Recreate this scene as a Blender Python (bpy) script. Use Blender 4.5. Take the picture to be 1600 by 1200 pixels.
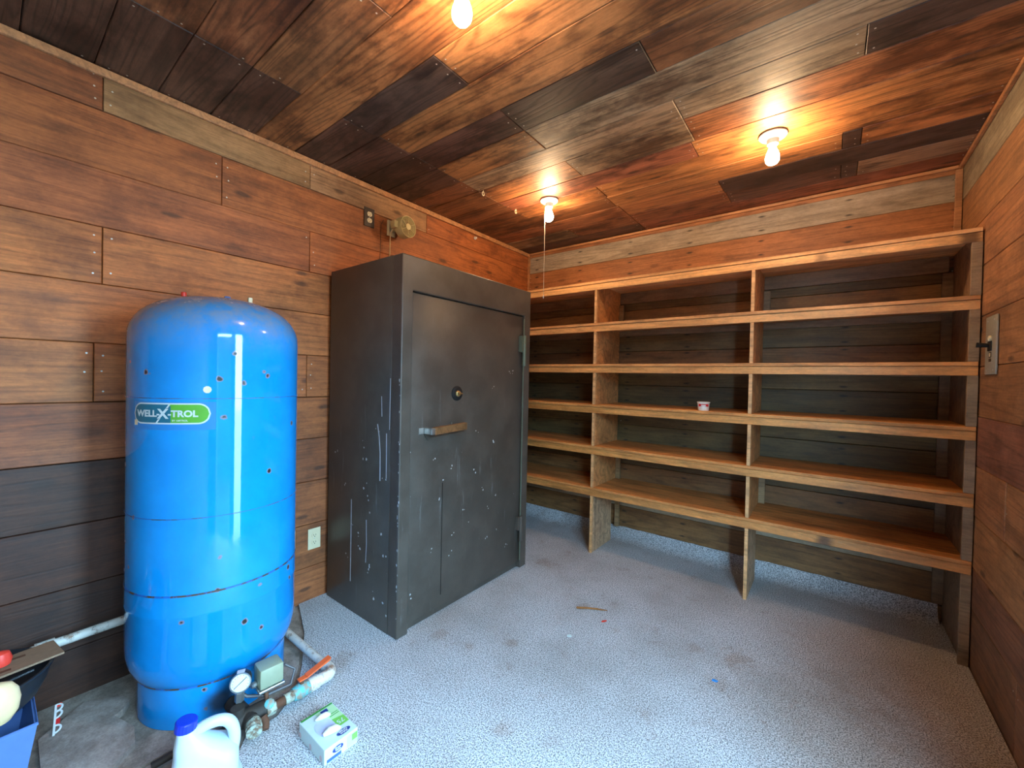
import bpy, math, random
from mathutils import Vector, Matrix
random.seed(7)
for o in list(bpy.data.objects): bpy.data.objects.remove(o)
SC = bpy.context.scene
COL = SC.collection
PI = math.pi
# ------------------------------------------------------------------ camera
CAM = Vector((2.27939, -3.17079, 1.26))
YAW, PITCH, ROLL, FPX = -0.65801, -0.012925, 0.020469, 642.168
W, H, D = 2.8084, 2.4391, 0.4457          # room width, ceiling height, shelf depth
YF = -3.9                                 # wall behind the camera
_f = Vector((math.sin(YAW)*math.cos(PITCH), math.cos(YAW)*math.cos(PITCH), math.sin(PITCH)))
_r = Vector((math.cos(YAW), -math.sin(YAW), 0)); _u = _r.cross(_f)
_r2 = _r*math.cos(ROLL)+_u*math.sin(ROLL); _u2 = -_r*math.sin(ROLL)+_u*math.cos(ROLL)
cd = bpy.data.cameras.new('camera'); cam = bpy.data.objects.new('camera', cd); COL.objects.link(cam)
cd.sensor_width = 36; cd.lens = FPX/1600*36; cd.clip_start = .02
cam.matrix_world = Matrix(((_r2.x, _u2.x, -_f.x, CAM.x), (_r2.y, _u2.y, -_f.y, CAM.y), (_r2.z, _u2.z, -_f.z, CAM.z), (0, 0, 0, 1)))
SC.camera = cam
# ------------------------------------------------------------------ light
SKY, SKY_STRENGTH = (0.39, 0.71, 1.0), 53.0
BULB_COLOR, BULB_STRENGTH = (1.0, 0.67, 0.37), 340.0
wd = bpy.data.worlds.new('sky'); SC.world = wd; wd.use_nodes = True
bg = wd.node_tree.nodes['Background']; bg.inputs[0].default_value = (*SKY, 1); bg.inputs[1].default_value = SKY_STRENGTH
# daylight comes through the wide doorway beside the camera and a narrow gap further along the right wall (y0, y1)
GAPS = [(-3.50, -2.72), (-2.49, -2.09)]; DH = 2.0
for y0, y1 in GAPS:
    pl = bpy.data.lights.new('door_daylight', 'AREA'); pl.shape = 'RECTANGLE'; pl.size = DH; pl.size_y = y1-y0
    pl.cycles.is_portal = True
    po = bpy.data.objects.new('door_daylight', pl); COL.objects.link(po)
    po.location = (W+.03, (y0+y1)/2, DH/2); po.rotation_euler = (0, PI/2, 0)
vs = SC.view_settings
vs.view_transform = 'Standard'; vs.look = 'None'; vs.exposure = 0.0; vs.gamma = 1.0; vs.use_curve_mapping = False

# ------------------------------------------------------------------ materials
class NT:
    def __init__(s, name):
        s.m = bpy.data.materials.new(name); s.m.use_nodes = True; s.t = s.m.node_tree
        s.b = s.t.nodes['Principled BSDF']
    def n(s, typ, ins=None, **attr):
        nd = s.t.nodes.new('ShaderNode'+typ)
        for k, v in attr.items(): setattr(nd, k, v)
        for k, v in (ins or {}).items(): s.put(nd.inputs[k], v)
        return nd
    def put(s, sock, v):
        if isinstance(v, bpy.types.NodeSocket): s.t.links.new(v, sock)
        elif isinstance(v, (tuple, list)) and sock.type == 'RGBA' and len(v) == 3: sock.default_value = (*v, 1)
        else: sock.default_value = v
    def math(s, op, a, b=0.0, c=0.0): return s.n('Math', {0: a, 1: b, 2: c}, operation=op).outputs[0]
    def vm(s, op, a, b): return s.n('VectorMath', {0: a, 1: b}, operation=op).outputs[0]
    def noise(s, v, scale=1.0, detail=3, rough=.55, dist=0.0):
        return s.n('TexNoise', {'Vector': v, 'Scale': scale, 'Detail': detail, 'Roughness': rough, 'Distortion': dist}).outputs[0]
    def ss(s, v, a, b, lo=0.0, hi=1.0): return s.n('MapRange', {0: v, 1: a, 2: b, 3: lo, 4: hi}, interpolation_type='SMOOTHSTEP').outputs[0]
    def mix(s, f, a, b, mode='MIX'):
        nd = s.n('Mix', data_type='RGBA', blend_type=mode); s.put(nd.inputs[0], f); s.put(nd.inputs[6], a); s.put(nd.inputs[7], b); return nd.outputs[2]
    def scale(s, c, f):
        nd = s.n('VectorMath', {0: c}, operation='SCALE'); s.put(nd.inputs['Scale'], f); return nd.outputs[0]
    def bump(s, h, strength, dist=.002):
        s.put(s.b.inputs['Normal'], s.n('Bump', {'Strength': strength, 'Distance': dist, 'Height': h}).outputs[0])
    def out(s, col, rough=.6, metal=0.0, **kw):
        s.put(s.b.inputs['Base Color'], col); s.put(s.b.inputs['Roughness'], rough); s.put(s.b.inputs['Metallic'], metal)
        for k, v in kw.items(): s.put(s.b.inputs[k.replace('_', ' ')], v)
        return s.m

def wood(name, ring=.35, fine=.5, stain_lo=.44, stain_hi=.66, knots=.7, rough=.62, nail_stains=False, contrast=22.0, soot=0.0):
    t = NT(name); oi = t.n('ObjectInfo'); tc = t.n('TexCoord').outputs['Object']
    rnd = oi.outputs['Random']
    off = t.n('CombineXYZ', {0: t.math('MULTIPLY', rnd, 53.0), 1: t.math('MULTIPLY', rnd, 31.0), 2: t.math('MULTIPLY', rnd, 17.0)}).outputs[0]
    p = t.vm('ADD', tc, off)
    sc = lambda v: t.vm('MULTIPLY', p, v)
    big = t.noise(sc((.55, 7.0, 7.0)), detail=2, rough=.4, dist=.35)
    rings = t.math('PINGPONG', t.math('MULTIPLY', big, contrast), 1.0)
    rings = t.ss(rings, .0, .55)
    fin = t.noise(sc((4.0, 170.0, 170.0)), detail=3)
    st = t.noise(sc((1.5, 4.5, 4.5)), detail=6, rough=.66)
    st2 = t.noise(sc((4.0, 16.0, 16.0)), detail=9, rough=.74); grit = t.noise(sc((45.0, 110.0, 110.0)), detail=4, rough=.7)
    vor = t.n('TexVoronoi', {'Vector': sc((2.2, 6.5, 6.5)), 'Scale': 1.0}, voronoi_dimensions='2D')
    vr = t.n('SeparateColor', {0: vor.outputs['Color']}).outputs[0]
    kn = t.math('MULTIPLY', t.ss(t.math('ADD', vor.outputs['Distance'], t.math('MULTIPLY', st2, .10)), .085, .165, 1, 0), t.math('GREATER_THAN', vr, .58))
    f = t.math('ADD', t.math('MULTIPLY_ADD', rings, ring, 1-.75*ring), t.math('ADD', t.math('MULTIPLY', t.math('SUBTRACT', fin, .5), fine*1.5), t.math('MULTIPLY', t.math('SUBTRACT', grit, .5), .7)))
    f = t.math('MULTIPLY', f, t.math('MULTIPLY_ADD', st2, 1.7, .15))
    base = oi.outputs['Color']
    c = t.scale(base, f)
    sm = t.math('MULTIPLY', t.ss(st, stain_lo, stain_hi), oi.outputs['Alpha'])
    c = t.mix(sm, c, t.mix(1.0, c, (.36, .26, .20), 'MULTIPLY'))
    c = t.mix(t.math('MULTIPLY', kn, knots), c, (.035, .015, .008))
    if soot:
        wp_ = t.n('NewGeometry').outputs['Position']
        so = t.noise(t.vm('MULTIPLY', wp_, (1.6, 3.2, 3.2)), 1.5, 7, .68)
        c = t.mix(t.ss(so, .46, .64, 0, soot), c, t.mix(1.0, c, (.20, .15, .13), 'MULTIPLY'))
    if nail_stains:
        g = t.n('NewGeometry').outputs['Position']; gs = t.n('SeparateXYZ', {0: g}); ls = t.n('SeparateXYZ', {0: tc})
        u = t.math('SUBTRACT', t.math('FRACT', t.math('MULTIPLY', t.math('ADD', gs.outputs[0], .13), 1/.45)), .5)
        u = t.math('MULTIPLY', u, .45/.03)
        v = t.math('DIVIDE', t.math('SUBTRACT', t.math('ABSOLUTE', ls.outputs[1]), .045), .009)
        dd = t.math('SQRT', t.math('ADD', t.math('MULTIPLY', u, u), t.math('MULTIPLY', v, v)))
        dd = t.math('ADD', dd, t.math('MULTIPLY', st2, .9))
        c = t.mix(t.ss(dd, .6, 1.5, .85, 0), c, (.012, .010, .010))
    h = t.math('ADD', t.math('MULTIPLY', fin, .6), t.math('ADD', t.math('MULTIPLY', rings, .35), t.math('MULTIPLY', st2, .5)))
    t.bump(h, .35, .002)
    return t.out(c, t.math('MULTIPLY_ADD', st2, .25, rough-.12))

def plain(name, col, rough=.5, metal=0.0, var=.12, scale=40.0, **kw):
    t = NT(name); tc = t.n('TexCoord').outputs['Object']
    n = t.noise(tc, scale, 4)
    return t.out(t.scale(t.n('RGB').outputs[0] if False else t.mix(0.0, col, col), t.math('MULTIPLY_ADD', n, 2*var, 1-var)), rough, metal, **kw)

M = {}
M['wall'] = wood('wall_wood', ring=.26, fine=.6, soot=.35)
M['back'] = wood('weathered_wood', ring=.25, fine=.6, nail_stains=True, knots=.35)
M['ceil'] = wood('ceiling_wood', ring=.50, fine=.5, stain_lo=.42, stain_hi=.62, contrast=30.0, rough=.55, soot=.85)
M['lumber'] = wood('shelf_lumber', ring=.22, fine=.35, stain_lo=.52, stain_hi=.72, knots=.8, rough=.5)
M['ply'] = wood('plywood', ring=.30, fine=.3, stain_lo=.46, stain_hi=.7, knots=.3, contrast=14.0)
M['shade'] = plain('dark_gap', (.012, .008, .006), .9)
M['white'] = plain('white_plastic', (.70, .71, .70), .35, var=.04)
M['porcelain'] = plain('white_porcelain', (.75, .73, .70), .25, var=.03)
M['ivory'] = plain('ivory_plastic', (.72, .62, .40), .4, var=.05)
M['cream'] = plain('cream_plastic', (.66, .48, .26), .45, var=.08)
M['darkplate'] = plain('dark_brown_plate', (.035, .022, .016), .4)
M['slot'] = plain('black_slot', (.006, .006, .006), .7)
M['black'] = plain('black_plastic', (.016, .018, .022), .38)
M['fanplastic'] = plain('yellowed_fan_plastic', (.66, .55, .27), .4, var=.1)
M['switchplate'] = plain('painted_steel_plate', (.36, .35, .28), .5, .2, var=.2, scale=60)
M['steel'] = plain('brushed_steel', (.55, .57, .56), .3, .9)
M['green_steel'] = plain('greenish_hinge_paint', (.14, .17, .12), .45, .3)
M['brass'] = plain('old_brass', (.45, .30, .12), .35, .8)
M['rust'] = plain('rusty_iron', (.12, .05, .025), .8, .2, var=.5, scale=70)
M['blackiron'] = plain('grimy_iron', (.035, .028, .022), .7, .2, var=.5, scale=60)
def patchy(name, c0, c1, sc_=45, lo=.42, hi=.58, rough=.65):
    t = NT(name); p = t.n('TexCoord').outputs['Object']; n = t.noise(p, sc_, 5, .7)
    return t.out(t.mix(t.ss(n, lo, hi), c0, c1), rough)
M['copper_green'] = patchy('verdigris_brass', (.10, .42, .45), (.30, .24, .17)); M['copper_pale'] = patchy('corroded_brass', (.36, .42, .34), (.16, .10, .06))
M['red'] = plain('red_plastic', (.75, .05, .03), .4)
M['orange'] = plain('orange_vinyl', (.80, .13, .03), .4, var=.1)
M['greybox'] = plain('grey_green_switch_cover', (.30, .33, .22), .5, .1, var=.12)
M['capblue'] = plain('dark_blue_cap', (.006, .03, .50), .4, var=.05)
M['jug'] = plain('translucent_white_jug', (.52, .63, .69), .35, var=.03, Subsurface_Weight=.15)
M['tubblue'] = plain('blue_tub_plastic', (.085, .17, .42), .45, var=.1)
M['card'] = plain('brown_hardboard', (.24, .15, .09), .75, var=.25, scale=60)
M['paper'] = plain('white_card', (.56, .68, .66), .55, var=.05)
M['green'] = plain('green_print', (.18, .50, .08), .5, var=.06)
M['palegreen'] = plain('pale_green_print', (.45, .70, .38), .5, var=.05)
M['dkgreen'] = plain('dark_green_print', (.04, .30, .04), .5)
M['navy'] = plain('navy_print', (.015, .04, .22), .45)
M['bluebar'] = plain('blue_print', (.04, .10, .42), .45)
M['lilac'] = plain('lilac_print', (.50, .56, .75), .5)
M['pinkprint'] = plain('pink_print', (.60, .45, .45), .5)
M['teal'] = plain('dark_teal_print', (.01, .13, .20), .4)
M['labelgreen'] = plain('lime_print', (.10, .36, .035), .4)
M['labelwhite'] = plain('silver_white_print', (.55, .62, .62), .4)
M['cup'] = plain('white_paper_cup', (.80, .72, .62), .5, var=.04)
M['cupred'] = plain('red_cup_print', (.65, .02, .02), .5)
M['inkgrey'] = plain('grey_ink', (.30, .26, .22), .6)
M['chain'] = plain('pull_cord', (.62, .56, .42), .5)
M['nail'] = plain('nail_heads', (.60, .57, .50), .4, .5)
M['chip'] = plain('pale_paint_chips', (.55, .57, .58), .7, var=.2)
M['twig'] = plain('rusty_stick', (.30, .12, .03), .8, var=.3)
M['scrapblue'] = plain('blue_scrap', (.03, .25, .65), .5)
M['wire'] = plain('grey_wire', (.10, .09, .09), .5)
t = NT('bulb_glow'); t.out((1, 1, 1), .3, Emission_Color=BULB_COLOR, Emission_Strength=BULB_STRENGTH); M['bulb'] = t.m

def pvc():
    t = NT('dirty_pvc'); p = t.n('TexCoord').outputs['Object']
    a = t.noise(p, 26, 5, .7); b = t.noise(p, 90, 3)
    c = t.mix(t.ss(a, .50, .68), (.66, .62, .55), (.26, .14, .08)); c = t.mix(t.ss(b, .60, .75, 0, .6), c, (.05, .04, .03))
    return t.out(c, .5)
M['pvc'] = pvc()

def tankpaint():
    t = NT('blue_tank_enamel'); p = t.n('TexCoord').outputs['Object']
    n1 = t.noise(p, 5, 5, .6); n2 = t.noise(p, 60, 4, .6)
    v = t.n('TexVoronoi', {'Vector': t.vm('ADD', p, t.scale(t.n('TexNoise', {'Vector': p, 'Scale': 55.0}).outputs[1], .010)), 'Scale': 13.0})
    keep = t.math('GREATER_THAN', t.n('SeparateColor', {0: v.outputs['Color']}).outputs[0], .52)
    sp = t.math('MULTIPLY', t.ss(v.outputs['Distance'], .085, .115, 1, 0), keep)
    ring = t.math('MULTIPLY', t.ss(v.outputs['Distance'], .12, .16, 1, 0), keep)
    c = t.mix(t.ss(n1, .35, .7), (.003, .225, .60), (.006, .265, .68))
    c = t.mix(t.ss(n2, .62, .80, 0, .5), c, (.06, .22, .50))
    z = t.n('SeparateXYZ', {0: p}).outputs[2]
    dust = t.math('MULTIPLY', t.ss(z, 1.30, 1.53), t.ss(t.noise(p, 16, 5, .7), .30, .65, .15, .75))
    c = t.mix(dust, c, (.24, .24, .22))                 # dust settled on the dome
    c = t.mix(t.math('MULTIPLY', ring, .7), c, (.30, .17, .07)); c = t.mix(sp, c, (.018, .012, .010))
    dsoot = t.math('ADD', t.n('VectorMath', {0: p, 1: (.231, -.055, .065)}, operation='DISTANCE').outputs['Value'], t.math('MULTIPLY', n1, .05))
    c = t.mix(t.ss(dsoot, .05, .115, .95, 0), c, (.012, .011, .011))
    t.bump(t.math('SUBTRACT', 1.0, sp), .3, .002)
    return t.out(c, t.math('MULTIPLY_ADD', sp, .4, t.math('MULTIPLY_ADD', dust, .3, .06)))
M['tank'] = tankpaint()
def seammat():
    t = NT('rusted_weld_seam'); p = t.n('TexCoord').outputs['Object']
    n = t.noise(p, 22, 4, .7)
    c = t.mix(t.ss(n, .43, .56), (.006, .12, .45), (.075, .045, .02))
    return t.out(c, .5)
M['seam'] = seammat()
def filmmat():
    t = NT('clear_sticker_film'); return t.out((.02, .20, .52), .35)
M['film'] = filmmat()

def safepaint():
    t = NT('brown_safe_paint'); p = t.n('TexCoord').outputs['Object']
    n = t.noise(p, 300, 2); n1 = t.noise(p, 6, 5, .6)
    c = t.mix(t.ss(n1, .35, .7), (.082, .069, .056), (.112, .094, .077))
    streak = t.noise(t.vm('MULTIPLY', p, (22., 22., 2.2)), 1, 5, .7)
    z = t.n('SeparateXYZ', {0: p}).outputs[2]
    s = t.math('MULTIPLY', t.ss(streak, .60, .76), t.ss(z, 1.35, .9, 0, 1))
    c = t.mix(t.math('MULTIPLY', s, .55), c, (.30, .31, .33))
    sc2 = t.noise(p, 34, 6, .75)
    c = t.mix(t.math('MULTIPLY', t.ss(sc2, .66, .74), t.ss(z, 1.5, .8, 0, .6)), c, (.32, .33, .35))
    t.bump(n, .18, .001)
    return t.out(c, t.math('MULTIPLY_ADD', n1, .2, .30), 0.15)
M['safe'] = safepaint()

def carpetmat():
    t = NT('grey_carpet'); p = t.n('NewGeometry').outputs['Position']
    a = t.noise(p, 210, 4, .65); b = t.noise(p, 85, 3, .6); big = t.noise(p, 1.6, 5, .6); md = t.noise(p, 7, 5, .65)
    c = t.mix(t.ss(a, .38, .60), (.14, .14, .15), (.74, .75, .77))
    c = t.mix(t.ss(b, .55, .70, 0, .5), c, (.13, .125, .13))
    c = t.mix(t.ss(big, .42, .70, 0, .35), c, (.20, .17, .14))
    c = t.mix(t.math('MULTIPLY', t.ss(md, .58, .74), .35), c, (.24, .14, .09))
    for (x, y, r, k) in [(1.11, -1.62, .05, .6), (.97, -1.76, .03, .5), (1.97, -1.06, .10, .6), (1.80, -1.10, .06, .5), (1.95, -1.28, .07, .5), (.77, -.80, .10, .55), (1.35, -.98, .06, .35),
                         (.80, -1.80, .07, .5), (2.45, -.75, .55, .75), (2.35, -1.25, .60, .7), (2.75, -1.5, .7, .8), (1.22, -1.12, .05, .5), (1.38, -2.02, .05, .6), (.95, -2.42, .06, .5), (.6, -2.2, .09, .6)]:
        d = t.n('VectorMath', {0: p, 1: (x, y, 0)}, operation='DISTANCE').outputs['Value']
        d = t.math('ADD', d, t.math('MULTIPLY', t.math('SUBTRACT', t.noise(p, 16, 6, .8), .5), min(r*3.2, .35)))
        c = t.mix(t.ss(d, r*.1, r, k*.8, 0), c, t.mix(1.0, c, (.66, .47, .34), 'MULTIPLY'))
    t.bump(t.math('ADD', a, b), .6, .004)
    return t.out(c, .95, Specular_IOR_Level=.1)
M['carpet'] = carpetmat()
def dirtmat(name, c0, c1):
    t = NT(name); p = t.n('NewGeometry').outputs['Position']
    a = t.noise(p, 9, 6, .7); b = t.noise(p, 160, 3)
    c = t.mix(t.ss(a, .35, .68), c0, c1); c = t.scale(c, t.math('MULTIPLY_ADD', b, .8, .6))
    t.bump(b, .4, .003); return t.out(c, .9)
M['pad'] = dirtmat('grimy_floor_boards', (.20, .155, .12), (.40, .32, .26))
M['scrap'] = dirtmat('dirty_underlay', (.25, .19, .155), (.45, .37, .32))
M['dark_ground'] = dirtmat('added_dark_ground', (.03, .025, .02), (.06, .05, .04)); M['blocker'] = dirtmat('dark_light_blocker', (.02, .018, .014), (.05, .04, .03))  # for the unseen outdoor helpers: dark ground and daylight blocker
M['ground'] = dirtmat('outdoor_ground', (.52, .52, .50), (.66, .65, .62))

# ------------------------------------------------------------------ geometry helpers
class MB:
    def __init__(s): s.v = []; s.f = []
    def add(s, vs, fs):
        o = len(s.v); s.v += [Vector(v) for v in vs]; s.f += [tuple(i+o for i in f) for f in fs]; return s
    def box(s, lo, hi, bev=0.0):
        (x0, y0, z0), (x1, y1, z1) = lo, hi
        if bev <= 0:
            return s.add([(x0,y0,z0),(x1,y0,z0),(x1,y1,z0),(x0,y1,z0),(x0,y0,z1),(x1,y0,z1),(x1,y1,z1),(x0,y1,z1)],
                         [(0,3,2,1),(4,5,6,7),(0,1,5,4),(1,2,6,5),(2,3,7,6),(3,0,4,7)])
        import bmesh
        bm = bmesh.new(); bmesh.ops.create_cube(bm, size=1)
        for v in bm.verts: v.co = Vector(((x0+x1)/2+v.co.x*(x1-x0), (y0+y1)/2+v.co.y*(y1-y0), (z0+z1)/2+v.co.z*(z1-z0)))
        bmesh.ops.bevel(bm, geom=list(bm.edges), offset=bev, segments=2, affect='EDGES', profile=.5)
        bm.verts.index_update(); s.add([v.co.copy() for v in bm.verts], [[v.index for v in f.verts] for f in bm.faces]); bm.free(); return s
    def lathe(s, prof, seg=32, mat=None, cap=True):
        """prof: (r, h) pairs about local Z; mat: 4x4 placing it"""
        vs = []; fs = []; n = len(prof)
        for (r, h) in prof:
            for k in range(seg):
                a = 2*PI*k/seg; vs.append(Vector((r*math.cos(a), r*math.sin(a), h)))
        for i in range(n-1):
            for k in range(seg):
                k2 = (k+1) % seg; fs.append((i*seg+k, i*seg+k2, (i+1)*seg+k2, (i+1)*seg+k))
        if cap: fs.append(tuple(range(seg-1, -1, -1))); fs.append(tuple((n-1)*seg+k for k in range(seg)))
        if mat is not None: vs = [mat @ v for v in vs]
        return s.add(vs, fs)
    def tube(s, pts, r, seg=10, closed=False):
        pts = [Vector(p) for p in pts]; n = len(pts); vs = []; fs = []; up = None
        for i, p in enumerate(pts):
            if closed: d = (pts[(i+1) % n]-pts[i-1]).normalized()
            else: d = (pts[min(i+1, n-1)]-pts[max(i-1, 0)]).normalized()
            if up is None: up = Vector((0, 0, 1)) if abs(d.z) < .9 else Vector((1, 0, 0))
            a = (up - d*up.dot(d)).normalized(); b = d.cross(a); up = a
            rr = r[i] if isinstance(r, (list, tuple)) else r
            for k in range(seg):
                t_ = 2*PI*k/seg; vs.append(p+(a*math.cos(t_)+b*math.sin(t_))*rr)
        m = n if closed else n-1
        for i in range(m):
            j = (i+1) % n
            for k in range(seg):
                k2 = (k+1) % seg; fs.append((i*seg+k, i*seg+k2, j*seg+k2, j*seg+k))
        if not closed: fs.append(tuple(range(seg-1, -1, -1))); fs.append(tuple((n-1)*seg+k for k in range(seg)))
        return s.add(vs, fs)
    def prism(s, poly, z0, z1, mat=None):
        n = len(poly); vs = [Vector((x, y, z0)) for x, y in poly]+[Vector((x, y, z1)) for x, y in poly]
        fs = [tuple(range(n-1, -1, -1)), tuple(range(n, 2*n))]+[(i, (i+1) % n, n+(i+1) % n, n+i) for i in range(n)]
        if mat is not None: vs = [mat @ v for v in vs]
        return s.add(vs, fs)
    def map(s, fn): s.v = [Vector(fn(v)) for v in s.v]; return s
    def build(s, name, mat, parent=None, org=(0, 0, 0), smooth=False, color=None):
        me = bpy.data.meshes.new(name); org = Vector(org)
        me.from_pydata([tuple(v-org) for v in s.v], [], s.f); me.update()
        me.materials.append(M[mat] if isinstance(mat, str) else mat)
        if smooth:
            me.polygons.foreach_set('use_smooth', [True]*len(me.polygons))
            try: me.set_sharp_from_angle(angle=math.radians(40))
            except Exception: pass
        o = bpy.data.objects.new(name, me); COL.objects.link(o)
        if parent: o.parent = parent
        if color: o.color = color
        return o
def tag(o, label=None, cat=None, group=None, kind=None):
    for k, v in (('label', label), ('category', cat), ('group', group), ('kind', kind)):
        if v: o[k] = v
    return o
def thing(name, loc, label, cat, group=None, rotz=0.0):
    o = bpy.data.objects.new(name, None); COL.objects.link(o); o.location = loc; o.rotation_euler = (0, 0, rotz); o.empty_display_size = .1
    return tag(o, label, cat, group)
def text_mesh(body, size, bold=0.0, shear=0.0):
    cu = bpy.data.curves.new('t', 'FONT'); cu.body = body; cu.size = size; cu.align_x = 'CENTER'; cu.align_y = 'CENTER'; cu.offset = bold; cu.shear = shear; cu.resolution_u = 3
    o = bpy.data.objects.new('t', cu); COL.objects.link(o)
    me = bpy.data.meshes.new_from_object(o.evaluated_get(bpy.context.evaluated_depsgraph_get()))
    vs = [v.co.copy() for v in me.vertices]; fs = [tuple(p.vertices) for p in me.polygons]
    bpy.data.objects.remove(o); bpy.data.curves.remove(cu); bpy.data.meshes.remove(me)
    b = MB(); b.add(vs, fs); return b
def axes(x, y, z, loc):
    x, y, z = Vector(x), Vector(y), Vector(z)
    return Matrix(((x.x, y.x, z.x, loc[0]), (x.y, y.y, z.y, loc[1]), (x.z, y.z, z.z, loc[2]), (0, 0, 0, 1)))
def look_mat(loc, zdir, up=(0, 0, 1)):
    z = Vector(zdir).normalized(); x = Vector(up).cross(z).normalized(); y = z.cross(x); return axes(x, y, z, loc)

# ------------------------------------------------------------------ planked shell
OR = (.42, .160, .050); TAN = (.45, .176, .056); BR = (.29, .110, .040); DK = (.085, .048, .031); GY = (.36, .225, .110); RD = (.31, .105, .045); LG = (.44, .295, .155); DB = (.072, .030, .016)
NAILS = {}
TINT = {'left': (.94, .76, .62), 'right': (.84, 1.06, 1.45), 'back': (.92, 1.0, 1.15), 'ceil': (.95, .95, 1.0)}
def plank(parent, name, mat, M0, length, width, col, stain, proud=0.0, thick=.018, gap=.0012, wall=None, nails=True):
    """M0: matrix at the middle of the plank face, x along it, y across it, z out of the wall"""
    l, w = length/2-gap, width/2-gap; c = .0022
    j = [random.uniform(-.0012, .0012) for _ in range(4)]
    vs = []
    for zz, ins in ((-thick, 0), (-c, 0), (0, c)):
        for q, (sx, sy) in enumerate(((-1, -1), (1, -1), (1, 1), (-1, 1))):
            vs.append((sx*(l-ins), sy*(w-ins)+j[q]*.6, zz+(j[q] if zz > -thick else 0)))
    fs = [(8, 9, 10, 11)]
    for r in (0, 4):
        for k in range(4): fs.append((r+k, r+(k+1) % 4, r+4+(k+1) % 4, r+4+k))
    b = MB(); b.add(vs, fs)
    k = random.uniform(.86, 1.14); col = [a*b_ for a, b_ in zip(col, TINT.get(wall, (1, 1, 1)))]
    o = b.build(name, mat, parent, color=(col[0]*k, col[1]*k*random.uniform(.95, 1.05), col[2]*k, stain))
    o.matrix_world = M0 @ Matrix.Translation((0, 0, proud))
    o.matrix_parent_inverse = Matrix()
    if wall is not None and nails:
        nb = NAILS.setdefault(wall, MB())
        for sx in (-1, 1):
            for sy in (-.62, 0.05, .62):
                if random.random() < .42: continue
                nm = M0 @ Matrix.Translation((sx*(l-.022)+random.uniform(-.004, .004), sy*w+random.uniform(-.006, .006), proud+.0012))
                nb.add([nm @ Vector((.0035*math.cos(a*PI/3), .0035*math.sin(a*PI/3), 0)) for a in range(6)], [(0, 1, 2, 3, 4, 5)])
    return o
def struct(name, b, mat, color=None, **kw):
    return tag(b.build(name, mat, color=color, **kw), kind='structure')
DY0, DY1 = GAPS[0][0], GAPS[1][1]
wall_left = struct('wall_left', MB().box((-.06, YF, -.02), (-.0185, .06, H+.06)), 'shade')
wall_back = struct('wall_back', MB().box((-.06, .0185, -.02), (W+.06, .06, H+.06)), 'shade')
wall_front = struct('wall_front', MB().box((-.06, YF-.06, -.02), (W+.06, YF, H+.06)), 'wall', (*BR, .5))
wr = MB(); wr.box((W+.0185, DY1, -.02), (W+.06, .06, H+.06)); wr.box((W+.0185, YF, -.02), (W+.06, DY0, H+.06)); wr.box((W+.0185, DY0, DH), (W+.06, DY1, H+.06))
wall_right = struct('wall_right', wr, 'shade')
ceiling = struct('ceiling', MB().box((-.06, YF-.06, H+.0185), (W+.06, .06, H+.06)), 'shade')
floor = struct('floor_slab', MB().box((-.06, YF-.06, -.09), (W+.06, .06, -.014)), 'pad')
ML = lambda y, z: axes((0, 1, 0), (0, 0, 1), (1, 0, 0), (0, y, z))
MBk = lambda x, z: axes((1, 0, 0), (0, 0, 1), (0, -1, 0), (x, 0, z))
MR = lambda y, z: axes((0, -1, 0), (0, 0, 1), (-1, 0, 0), (W, y, z))
MC = lambda x, y: axes((1, 0, 0), (0, -1, 0), (0, 0, -1), (x, y, H))
# left wall: rows from the ceiling down; joints in y; one colour per board from the back corner towards the camera
LZ = [H, 2.277, 2.047, 1.825, 1.600, 1.367, 1.135, .905, .665, .425, .185, -.012]
LROWS = [([-1.244, -2.067, -2.879], [(OR, .2), (LG, .5), (GY, .7), (BR, .6)]),
         ([-2.479], [(OR, .15), (OR, .55)]),
         ([-.85, -2.065], [(OR, .2), (OR, .3), ((.36, .135, .046), .5)]),
         ([-1.25, -2.878], [(OR, .2), (TAN, .35), (TAN, .3)]),
         ([-1.65], [(OR, .2), (TAN, .15)]),
         ([-2.072, -2.9], [(OR, .3), (TAN, .3), (TAN, .3)]),
         ([-1.45, -2.55], [(OR, .3), (OR, .4), (BR, .5)]),
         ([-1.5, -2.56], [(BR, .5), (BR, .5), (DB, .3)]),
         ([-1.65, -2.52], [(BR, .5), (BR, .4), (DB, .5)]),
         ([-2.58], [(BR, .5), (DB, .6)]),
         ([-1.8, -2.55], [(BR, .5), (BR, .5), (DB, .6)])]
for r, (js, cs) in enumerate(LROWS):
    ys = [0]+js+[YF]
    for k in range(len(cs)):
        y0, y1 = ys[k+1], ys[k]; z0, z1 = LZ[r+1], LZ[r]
        plank(wall_left, 'plank', 'wall', ML((y0+y1)/2, (z0+z1)/2), y1-y0, z1-z0, cs[k][0], cs[k][1], random.uniform(-.002, 0), wall='left')
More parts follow.
